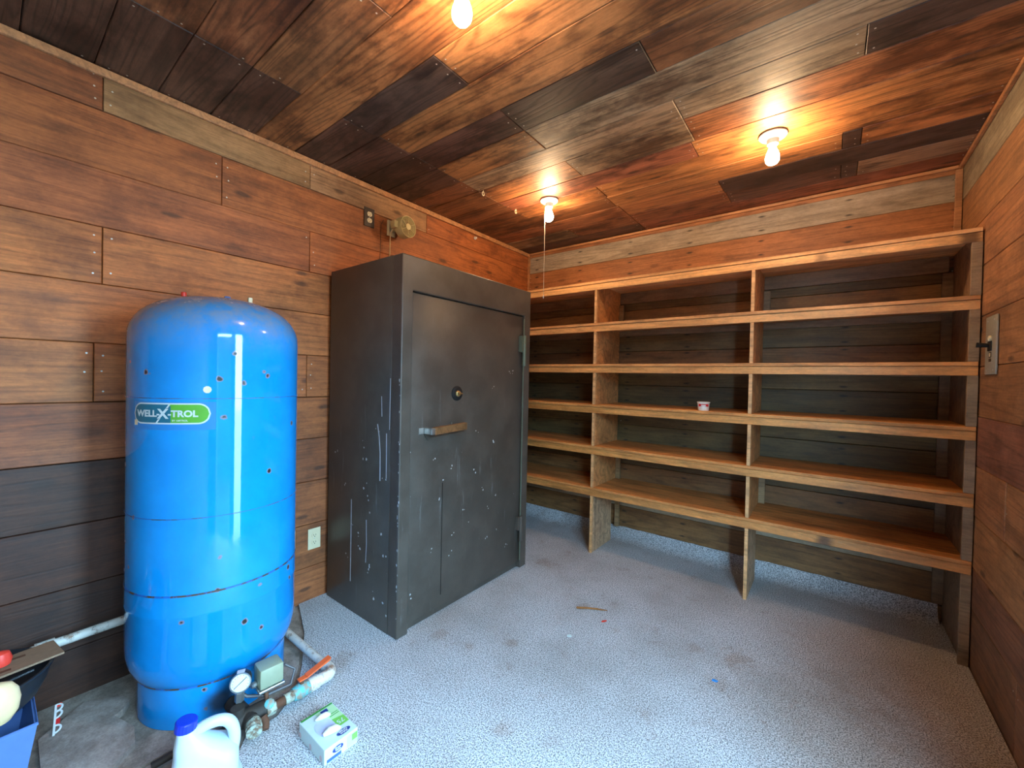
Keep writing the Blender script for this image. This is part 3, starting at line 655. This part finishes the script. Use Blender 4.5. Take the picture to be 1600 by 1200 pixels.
# ------------------------------------------------------------------ outlets, switch, fan
def outlet(name, y, z, label, pm):
    r = thing(name, (0, y, z), label, 'power outlet'); OO = (0, y, z)
    MB().box((.0008, y-.035, z-.0575), (.006, y+.035, z+.0575), .0015).build('cover_plate', pm, r, OO)
    for s in (-1, 1):
        zz = z+s*.0195
        f = MB().lathe([(.0165, 0), (.0165, .0025), (.0150, .0035)], 20, look_mat((.006, y, zz), (1, 0, 0)))
        f.map(lambda v: (v.x, v.y, zz+max(-.0135, min(.0135, v.z-zz)))); fo = f.build('receptacle', 'ivory', r, OO)
        sl = MB(); sl.box((.0096, y-.0075, zz-.002), (.0101, y-.0055, zz+.007)); sl.box((.0096, y+.0050, zz-.002), (.0101, y+.0070, zz+.006)); sl.lathe([(.0026, 0), (.0026, .0005)], 10, look_mat((.0096, y, zz-.0075), (1, 0, 0)))
        sl.build('slots', 'slot', fo, OO)
    MB().lathe([(.003, 0), (.0025, .001)], 10, look_mat((.006, y, z), (1, 0, 0))).build('screw', 'steel', r, OO)
    return r
outlet('wall_outlet', -1.703, 2.238, 'dark plate outlet with two ivory sockets high on the left wall', 'darkplate')
outlet('wall_outlet', -2.019, .339, 'ivory outlet low on the wall between the tank and the safe', 'ivory')
s_ = thing('toggle_switch', (W, -.618, 1.439), 'long grey metal plate with black toggle switch on the right wall', 'switch'); OO = (W, -.618, 1.439)
MB().box((W-.008, -.690, 1.318), (W-.0008, -.547, 1.560), .003).build('cover_plate', 'switchplate', s_, OO, smooth=True)
MB().box((W-.012, -.640, 1.415), (W-.008, -.596, 1.455), .001).build('toggle_guard', 'slot', s_, OO)
MB().tube([(W-.010, -.614, 1.438), (W-.046, -.612, 1.441)], [.008, .0105], 10).build('toggle_lever', 'slot', s_, OO, smooth=True)
MB().lathe([(.012, 0), (.011, .006), (.004, .009)], 14, look_mat((W-.008, -.620, 1.467), (-1, 0, 0))).build('pilot_lens', 'ivory', s_, OO, smooth=True)
mk = MB().box((W-.0088, -.634, 1.388), (W-.008, -.604, 1.410)).build('marking', 'slot', s_, OO)
for y in (-.624, -.613): MB().box((W-.0094, y-.003, 1.391), (W-.0088, y+.003, 1.407)).build('marking_bar', 'ivory', mk, OO)
MB().box((W-.0088, -.634, 1.370), (W-.008, -.604, 1.383)).build('marking', 'darkplate', s_, OO)
for y in (-.665, -.575):
    for z in (1.335, 1.540): MB().lathe([(.004, 0), (.003, .0015)], 10, look_mat((W-.008, y, z), (-1, 0, 0))).build('screw', 'steel', s_, OO)
fn = thing('wall_fan', (0, -1.53, 2.21), 'small round yellowed fan fixed high on the left wall above the safe', 'fan'); FO = (0, -1.53, 2.21)
fd = Vector((.985, .12, .0)).normalized(); fc = Vector((.120, -1.498, 2.218)); fm = look_mat(fc, fd)
MB().lathe([(.060, -.060), (.066, -.055), (.067, 0), (.064, .004), (.062, 0), (.061, -.05)], 36, fm, cap=False).build('shroud', 'fanplastic', fn, FO, smooth=True)
MB().lathe([(.060, -.062), (.060, -.060)], 36, fm).build('rear_plate', 'darkplate', fn, FO)
gr = MB()
for r in (.028, .035, .042, .049, .056): gr.tube([fm @ Vector((r*math.cos(2*PI*k/28), r*math.sin(2*PI*k/28), .001)) for k in range(28)], .0014, 5, True)
gr.tube([fm @ Vector((.065*math.cos(2*PI*k/32), .065*math.sin(2*PI*k/32), .002)) for k in range(32)], .0028, 6, True)
for k in range(6):
    a = PI/6+k*PI/3; gr.tube([fm @ Vector((.016*math.cos(a), .016*math.sin(a), .002)), fm @ Vector((.064*math.cos(a), .064*math.sin(a), .002))], .0015, 5)
gr.build('grille', 'fanplastic', fn, FO, smooth=True)
MB().lathe([(.021, -.002), (.021, .004), (.017, .006)], 20, fm).build('grille_hub', 'fanplastic', fn, FO, smooth=True)
for k in range(5):
    a = k*2*PI/5; b = MB().add([(.012, -.006, -.030), (.050, -.020, -.036), (.052, .016, -.018), (.012, .010, -.022), (.012, -.006, -.032), (.050, -.020, -.038), (.052, .016, -.020), (.012, .010, -.024)], [(0,1,2,3),(7,6,5,4),(0,4,5,1),(1,5,6,2),(2,6,7,3),(3,7,4,0)])
    R3 = Matrix.Rotation(a, 3, 'Z'); b.map(lambda v: R3 @ v); b.map(lambda v: fm @ v); b.build('blade', 'card', fn, FO)
MB().box((.001, -1.575, 2.165), (.012, -1.515, 2.265), .003).build('wall_bracket', 'ivory', fn, FO)
MB().tube([(.008, -1.54, 2.215), (.035, -1.525, 2.213), (.062, -1.507, 2.216)], [.014, .018, .024], 12).build('bracket_arm', 'fanplastic', fn, FO, smooth=True)
MB().box((.060, -1.590, 2.195), (.105, -1.564, 2.240), .004).build('motor_box', 'fanplastic', fn, FO)
MB().tube([(.062, -1.572, 2.20), (.040, -1.575, 2.15), (.030, -1.57, 2.0), (.026, -1.57, 1.80)], .0032, 8).build('power_cord', 'cream', fn, FO)
wi = MB().tube([(.004, -1.60, 2.255), (.003, -1.618, 2.22), (.003, -1.622, 2.0), (.003, -1.622, 1.80)], .0016, 6).build('thin_wire', 'darkplate'); tag(wi, 'thin dark wire running down the wall beside the fan', 'wire')
kn = MB().lathe([(.012, 0), (.012, .004), (.005, .008), (.009, .016), (.006, .021)], 14, look_mat((.0005, -.749, 2.380), (1, 0, 0))).build('wall_hook', 'porcelain', smooth=True); tag(kn, 'small pale knob high on the left wall near the back corner', 'knob')
for (x, y, lb) in ((.525, -1.237, 'small white ring hook on the ceiling, nearer the safe front'), (.526, -.899, 'small white ring hook on the ceiling beside the corded lamp')):
    hk = MB().tube([(x, y+.009*math.cos(2*PI*k/14), H-.019+.012*math.sin(2*PI*k/14)) for k in range(14)], .0028, 6, True); hk.tube([(x, y, H-.009), (x, y, H+.004)], .002, 6)
    tag(hk.build('ceiling_hook', 'ivory', smooth=True), lb, 'hook', 'ceiling hooks')

# ------------------------------------------------------------------ small things
cu = thing('paper_cup', (1.658, -.405, 1.0855), 'small white and red paper tub standing on the fourth shelf', 'cup'); CO = (1.658, -.405, 1.0855); CT = Matrix.Translation(CO)
MB().lathe([(.030, 0), (.0345, .046), (.0375, .050), (.0380, .053), (.0365, .054), (.0335, .048), (.0292, .003)], 32, CT).build('tub', 'cup', cu, CO, smooth=True)
cdv = Vector((CAM.x-1.658, CAM.y+.405)); ca = math.atan2(cdv.y, cdv.x)
b = MB()
for i in range(15):
    a = ca-.95+1.9*i/14; z0 = .024+.005*math.sin(i/14*PI); z1 = .042
    for z in (z0, z1): r = .030+(.0345-.030)*z/.046+.0006; b.v.append(Vector((CO[0]+r*math.cos(a), CO[1]+r*math.sin(a), CO[2]+z)))
b.f = [(2*i, 2*i+2, 2*i+3, 2*i+1) for i in range(14)]; band = b.build('red_band', 'cupred', cu, CO, smooth=True)
def cupwrap(dz): return lambda v: (CO[0]+.0348*math.cos(ca+v.x/.034), CO[1]+.0348*math.sin(ca+v.x/.034), CO[2]+dz+v.y)
b = MB()
for k, (w_, z_) in enumerate(((.026, .033), (.024, .018), (.016, .012))):
    for i in range(9):
        x = -w_/2+w_*i/8
        for dz in (-.0018 if k else -.003, .0018 if k else .003): b.v.append(Vector((x, z_+dz, 0)))
    o0 = len(b.v)-18; b.f += [(o0+2*i, o0+2*i+2, o0+2*i+3, o0+2*i+1) for i in range(8)] if k == 0 else []
b.f and b.map(cupwrap(0)).build('print_panel', 'cup', band, CO)
# glove box
gb = thing('glove_box', (.938, -2.432, 0), 'green and white carton lying on the carpet by the pipe fittings', 'box'); GO = (.938, -2.432, 0)
gx0, gx1, gy0, gy1, gz = .852, 1.024, -2.492, -2.374, .052
bx = MB().box((gx0, gy0, .0005), (gx1, gy1, gz), .002).build('carton', 'paper', gb, GO)
def quad(name, mat, pts, par, z=None): return MB().add([Vector(p) for p in pts], [tuple(range(len(pts)))]).build(name, mat, par, GO)
zt = gz+.0006
quad('green_stripe', 'dkgreen', [(gx0+.001, gy0+.004, zt), (gx0+.009, gy0+.004, zt), (gx0+.009, gy1-.002, zt), (gx0+.001, gy1-.002, zt)], gb)
quad('print_panel', 'palegreen', [(gx0+.011, gy0+.050, zt), (gx1-.055, gy1-.050, zt), (gx1-.055, gy1-.003, zt), (gx0+.011, gy1-.003, zt)], gb)
quad('print_panel', 'green', [(gx0+.075, gy1-.045, zt+.0003), (gx1-.050, gy1-.045, zt+.0003), (gx1-.050, gy1-.003, zt+.0003), (gx0+.085, gy1-.003, zt+.0003)], gb)
hole = MB().add([(gx0+.090+.052*math.cos(2*PI*k/24)*(1.0 if abs(math.cos(2*PI*k/24)) < .7 else .9), (gy0+gy1)/2-.012+.030*math.sin(2*PI*k/24), zt+.0005) for k in range(24)], [tuple(range(24))]).build('box_window', 'lilac', gb, GO)
quad('dark_mark', 'navy', [(gx0+.014, gy1-.052, zt+.0007), (gx0+.030, gy1-.052, zt+.0007), (gx0+.030, gy1-.028, zt+.0007), (gx0+.014, gy1-.028, zt+.0007)], gb)
quad('print_line', 'dkgreen', [(gx0+.050, gy1-.040, zt+.0007), (gx0+.053, gy1-.040, zt+.0007), (gx0+.053, gy1-.006, zt+.0007), (gx0+.050, gy1-.006, zt+.0007)], gb)
quad('print_line', 'dkgreen', [(gx0+.059, gy1-.040, zt+.0007), (gx0+.062, gy1-.040, zt+.0007), (gx0+.062, gy1-.006, zt+.0007), (gx0+.059, gy1-.006, zt+.0007)], gb)
def glove(pts, r):
    b = MB().tube(pts, r, 12); b.map(lambda v: (v.x, v.y, max(v.z, zt+.0008))); b.build('tissue_tuft', 'white', gb, GO, smooth=True)
glove([(gx0+.040, -2.455, zt+.004), (gx0+.046, -2.440, zt+.008), (gx0+.050, -2.422, zt+.008), (gx0+.052, -2.408, zt+.003)], [.004, .010, .010, .004])
glove([(gx0+.118, -2.468, zt+.004), (gx0+.122, -2.450, zt+.009), (gx0+.128, -2.430, zt+.009), (gx0+.132, -2.415, zt+.003)], [.006, .012, .012, .005])
def oval(name, mat, c, ax, ay, a, b_, par): return MB().add([Vector(c)+Vector(ax)*a*math.cos(2*PI*k/22)+Vector(ay)*b_*math.sin(2*PI*k/22) for k in range(22)], [tuple(range(22))]).build(name, mat, par, GO)
# top and end faces carry an oval navy mark, read from the far side
l1 = oval('logo_oval', 'navy', (gx1-.022, gy1-.040, zt+.0007), (0, 1, 0), (-1, 0, 0), .024, .011, gb)
l2 = oval('logo_oval', 'navy', (gx1+.0007, gy0+.046, .030), (0, 1, 0), (0, 0, 1), .019, .010, gb)
for txt, size, mtx, par, mt in (('Great', .0125, axes((0, -1, 0), (1, 0, 0), (0, 0, 1), (gx1-.026, gy1-.040, zt+.0011)), l1, 'white'), ('Value', .0115, axes((0, -1, 0), (1, 0, 0), (0, 0, 1), (gx1-.0175, gy1-.040, zt+.0011)), l1, 'white'),
                              ('Great', .0090, axes((0, 1, 0), (0, 0, 1), (1, 0, 0), (gx1+.0011, gy0+.046, .0335)), l2, 'white'), ('Value', .0085, axes((0, 1, 0), (0, 0, 1), (1, 0, 0), (gx1+.0011, gy0+.046, .0265)), l2, 'white'),
                              ('75', .026, axes((0, -1, 0), (1, 0, 0), (0, 0, 1), (gx1-.070, gy1-.024, zt+.0007)), gb, 'paper')):
    text_mesh(txt, size, .0003).map(lambda v: mtx @ v).build('lettering', mt, par, GO)
quad('print_panel', 'bluebar', [(gx1+.0007, gy0+.008, .004), (gx1+.0007, gy0+.058, .004), (gx1+.0007, gy0+.058, .015), (gx1+.0007, gy0+.008, .015)], gb)
quad('print_panel', 'palegreen', [(gx1+.0007, gy0+.078, .006), (gx1+.0007, gy1-.002, .006), (gx1+.0007, gy1-.002, .042), (gx1+.0007, gy0+.078, .042)], gb)
quad('print_panel', 'green', [(gx1+.0010, gy0+.096, .020), (gx1+.0010, gy1-.002, .020), (gx1+.0010, gy1-.002, .042), (gx1+.0010, gy0+.096, .042)], gb)
for x in (gx0+.010, gx0+.082, gx0+.150): oval('print_spot', 'pinkprint', (x, gy0-.0007, .014), (1, 0, 0), (0, 0, 1), .008, .010, gb)
# flat carton under the jug, jug
fc_ = thing('flat_carton', (.80, -2.80, 0), 'flat white carton with orange print under the white jug', 'box'); FCO = (.80, -2.80, 0)
MB().prism([(.735, -2.96), (.795, -2.655), (.99, -2.68), (.95, -2.99)], 0.0055, .014).build('carton', 'paper', fc_, FCO)
MB().prism([(.80, -2.665), (.955, -2.70), (.945, -2.745), (.79, -2.70)], .0141, .0146).build('print_panel', 'orange', fc_, FCO)
jg = thing('bleach_jug', (.885, -2.770, .0148), 'white plastic jug with a blue cap in front of the tank', 'jug'); JO = (.885, -2.770, .0148)
jr = Vector((.29, .957, 0)).normalized(); jf = Vector((.957, -.29, 0)).normalized()
def jpt(s, d, z): return Vector(JO)+jr*s+jf*d+Vector((0, 0, z))
# body cross-sections: (z, centre s, half width, half depth)
secs = [(.000, 0, .066, .046), (.004, 0, .074, .053), (.012, 0, .078, .056), (.080, 0, .079, .057), (.130, 0, .0785, .057), (.150, -.002, .076, .055), (.165, -.008, .068, .051), (.180, -.018, .057, .045), (.195, -.029, .046, .038), (.210, -.037, .036, .031), (.225, -.043, .027, .026), (.236, -.046, .0225, .0225), (.246, -.048, .0205, .0205)]
nseg = 36; b = MB()
for (z, c, hw, hd_) in secs:
    for k in range(nseg):
        a = 2*PI*k/nseg; e = .62 if z < .17 else .8
        ca_, sa_ = math.cos(a), math.sin(a)
        b.v.append(jpt(c+hw*math.copysign(abs(ca_)**e, ca_), hd_*math.copysign(abs(sa_)**e, sa_), z))
for i in range(len(secs)-1):
    for k in range(nseg): b.f.append((i*nseg+k, i*nseg+(k+1) % nseg, (i+1)*nseg+(k+1) % nseg, (i+1)*nseg+k))
b.f.append(tuple(range(nseg-1, -1, -1))); b.f.append(tuple((len(secs)-1)*nseg+k for k in range(nseg)))
b.build('jug_body', 'jug', jg, JO, smooth=True)
hp = [(-.036, .214), (-.020, .226), (.002, .233), (.026, .233), (.047, .224), (.060, .206), (.066, .182), (.067, .158), (.064, .136)]
pts = []
for i in range(len(hp)-1):
    for q in range(4):
        u_ = q/4; p0, p1, p2, p3 = hp[max(i-1, 0)], hp[i], hp[i+1], hp[min(i+2, len(hp)-1)]
        cr = lambda k: .5*((2*p1[k])+(-p0[k]+p2[k])*u_+(2*p0[k]-5*p1[k]+4*p2[k]-p3[k])*u_*u_+(-p0[k]+3*p1[k]-3*p2[k]+p3[k])*u_**3)
        pts.append(jpt(cr(0), 0, cr(1)))
pts.append(jpt(hp[-1][0], 0, hp[-1][1]))
MB().tube(pts, .0155, 16).build('jug_handle', 'jug', jg, JO, smooth=True)
cm = Matrix.Translation(jpt(-.048, 0, .243)) @ Matrix.Rotation(math.radians(-6), 4, jf)
cp = []
b = MB()
for (r, h, rib) in ((.0255, 0, 1), (.0255, .022, 1), (.0235, .0245, 0), (.010, .025, 0)):
    for k in range(40): a = 2*PI*k/40; rr = r+(.0006 if (k % 2 and rib) else 0); b.v.append(cm @ Vector((rr*math.cos(a), rr*math.sin(a), h)))
for i in range(3):
    for k in range(40): b.f.append((i*40+k, i*40+(k+1) % 40, (i+1)*40+(k+1) % 40, (i+1)*40+k))
b.f.append(tuple(120+k for k in range(40))); b.f.append(tuple(range(39, -1, -1)))
b.build('cap', 'capblue', jg, JO)
# torn underlay scrap by the tank
cs = MB().prism([(.21, -3.05), (.10, -2.93), (.17, -2.835), (.23, -2.825), (.268, -2.850), (.285, -2.875), (.40, -2.842), (.475, -2.852), (.555, -2.94), (.56, -3.055), (.40, -3.055)], .0005, .018)
cs.map(lambda v: (v.x, v.y, v.z+max(0, .012*math.sin(v.x*9+v.y*5)) if v.z > .01 else v.z)); tag(cs.build('underlay_scrap', 'scrap'), 'torn flat piece of dirty brown underlay beside the tank foot', 'scrap')
pk = thing('hook_strip', (.19, -3.02, .014), 'small white and red plastic strip lying left of the tank', 'strip'); KO = (.19, -3.02, .014)
ks = axes(Vector((.85, -.12, -.5)).normalized(), (.1, .97, .15), (.48, -.18, .85), (.165, -3.000, .086)) @ Matrix.Scale(.72, 4)
MB().box((0, -.012, 0), (.145, -.004, .006), .001).map(lambda v: ks @ v).build('strip_edge', 'white', pk, KO)
for x in (.020, .050, .118): MB().tube([ks @ Vector((x+.017*math.cos(a*PI/9), -.006+.020*math.sin(a*PI/9), .003)) for a in range(10)], .0032, 6).build('strip_loop', 'white', pk, KO)
MB().box((.0, -.010, -.001), (.016, .012, .005), .002).map(lambda v: ks @ v).build('red_end', 'red', pk, KO)
MB().box((.072, -.006, -.001), (.100, .010, .005), .002).map(lambda v: ks @ v).build('red_insert', 'cupred', pk, KO)
# tub, bowl and odds at the left edge
tb = thing('storage_tub', (.40, -3.33, 0), 'blue plastic tub at the lower left edge of the picture', 'tub'); BO = (.40, -3.33, 0)
def tub_ring(z, ins): return [(.24+ins, -3.58+ins, z), (.50-ins*.4, -3.58+ins, z), (.50-ins*.4, -3.068-ins, z), (.24+ins, -3.068-ins, z)]
b = MB(); v_ = tub_ring(.012, .034)+tub_ring(.240, 0)+tub_ring(.240, .006)+tub_ring(.020, .040); b.v = [Vector(p) for p in v_]
for r in range(3): b.f += [(r*4+k, r*4+(k+1) % 4, r*4+4+(k+1) % 4, r*4+4+k) for k in range(4)]
b.f += [(3, 2, 1, 0), (12, 13, 14, 15)]; b.build('tub_wall', 'tubblue', tb, BO)
MB().tube([(.24, -3.58, .240), (.50, -3.58, .240), (.50, -3.068, .240), (.24, -3.068, .240)], .005, 6, True).build('tub_rim', 'tubblue', tb, BO)
bw = thing('black_basin', (.385, -3.27, .245), 'black plastic basin sitting on top of the blue tub', 'basin'); WO2 = (.385, -3.27, .245)
ell = Matrix.Translation((.385, -3.27, .2455)) @ Matrix.Diagonal((.72, 1.0, 1.0, 1.0))
MB().lathe([(.130, 0), (.175, .012), (.212, .045), (.230, .085), (.238, .118), (.243, .122), (.243, .127), (.236, .127), (.226, .085), (.206, .047), (.170, .018), (.05, .008)], 48, ell).build('basin_shell', 'black', bw, WO2, smooth=True)
for k, (dx, a) in enumerate(((-.05, .15), (.02, -.1))): MB().tube([(.385+dx, -3.20, .335), (.395+dx, -3.07, .355+.004*k)], .005, 8).build('basin_rib', 'black', bw, WO2)
bd = MB().prism([(-.13, -.055), (.13, -.055), (.13, .055), (-.13, .055)], 0, .006, Matrix.Translation((.375, -3.145, 0.3745)) @ Matrix.Rotation(math.radians(98), 4, 'Z'))
hb_ = thing('hardboard_piece', (.375, -3.145, 0.3745), 'brown rectangular board lying across the black basin', 'board'); HO = (.375, -3.145, 0.3745)
bd.build('panel', 'card', hb_, HO)
for (x, y) in ((.345, -3.10), (.405, -3.13), (.40, -3.20)): MB().box((x-.006, y-.016, .3806), (x+.006, y+.016, .3812)).build('stain_mark', 'rust', hb_, HO)
og = MB().lathe([(.004, 0), (.022, .004), (.026, .020), (.020, .040), (.006, .046)], 16, Matrix.Translation((.37, -3.135, .3813)) @ Matrix.Scale(.8, 4, (1, 0, 0))).build('orange_grip', 'red', smooth=True); tag(og, 'orange-red knob-shaped grip on the brown board at the left edge', 'grip')
ct = thing('cream_scoop', (.60, -3.138, .31), 'cream rounded plastic scoop hung over the rim of the black basin', 'scoop'); TO2 = (.60, -3.138, .31)
MB().lathe([(.006, -.060), (.024, -.054), (.040, -.034), (.048, -.004), (.047, .022), (.038, .042), (.020, .052), (.004, .054)], 28, Matrix.Translation((.600, -3.150, .392)) @ Matrix.Rotation(.12, 4, 'X') @ Matrix.Diagonal((.55, 1, 1, 1))).build('scoop_bowl', 'cream', ct, TO2, smooth=True)
MB().tube([(.596, -3.170, .418), (.580, -3.190, .424), (.545, -3.205, .412), (.505, -3.225, .392)], [.012, .011, .010, .009], 10).build('scoop_handle', 'cream', ct, TO2, smooth=True)
# debris on the carpet
tg = MB().tube([(1.205, -1.158, .006), (1.25, -1.128, .007), (1.30, -1.098, .006), (1.348, -1.072, .004)], [.006, .0055, .005, .002], 8); tag(tg.build('rusty_stick', 'twig', smooth=True), 'short rusty brown stick lying on the carpet before the safe', 'stick')
def scrap(name, mat, x, y, l, w, a, label):
    b = MB().prism([(-l/2, -w/2), (l*.2, -w*.6), (l/2, w*.1), (l*.1, w/2), (-l*.4, w*.4)], .0005, .004, Matrix.Translation((x, y, 0)) @ Matrix.Rotation(a, 4, 'Z')); tag(b.build(name, mat), label, 'scrap')
scrap('plastic_scrap', 'red', 1.376, -1.172, .034, .009, 1.0, 'tiny red scrap on the carpet near the rusty stick')
scrap('paper_scrap', 'paper', 1.297, -1.396, .024, .014, .4, 'tiny white scrap on the carpet in front of the safe')
scrap('plastic_scrap', 'scrapblue', 1.926, -1.269, .024, .012, .2, 'tiny blue scrap on the carpet in the middle of the room')
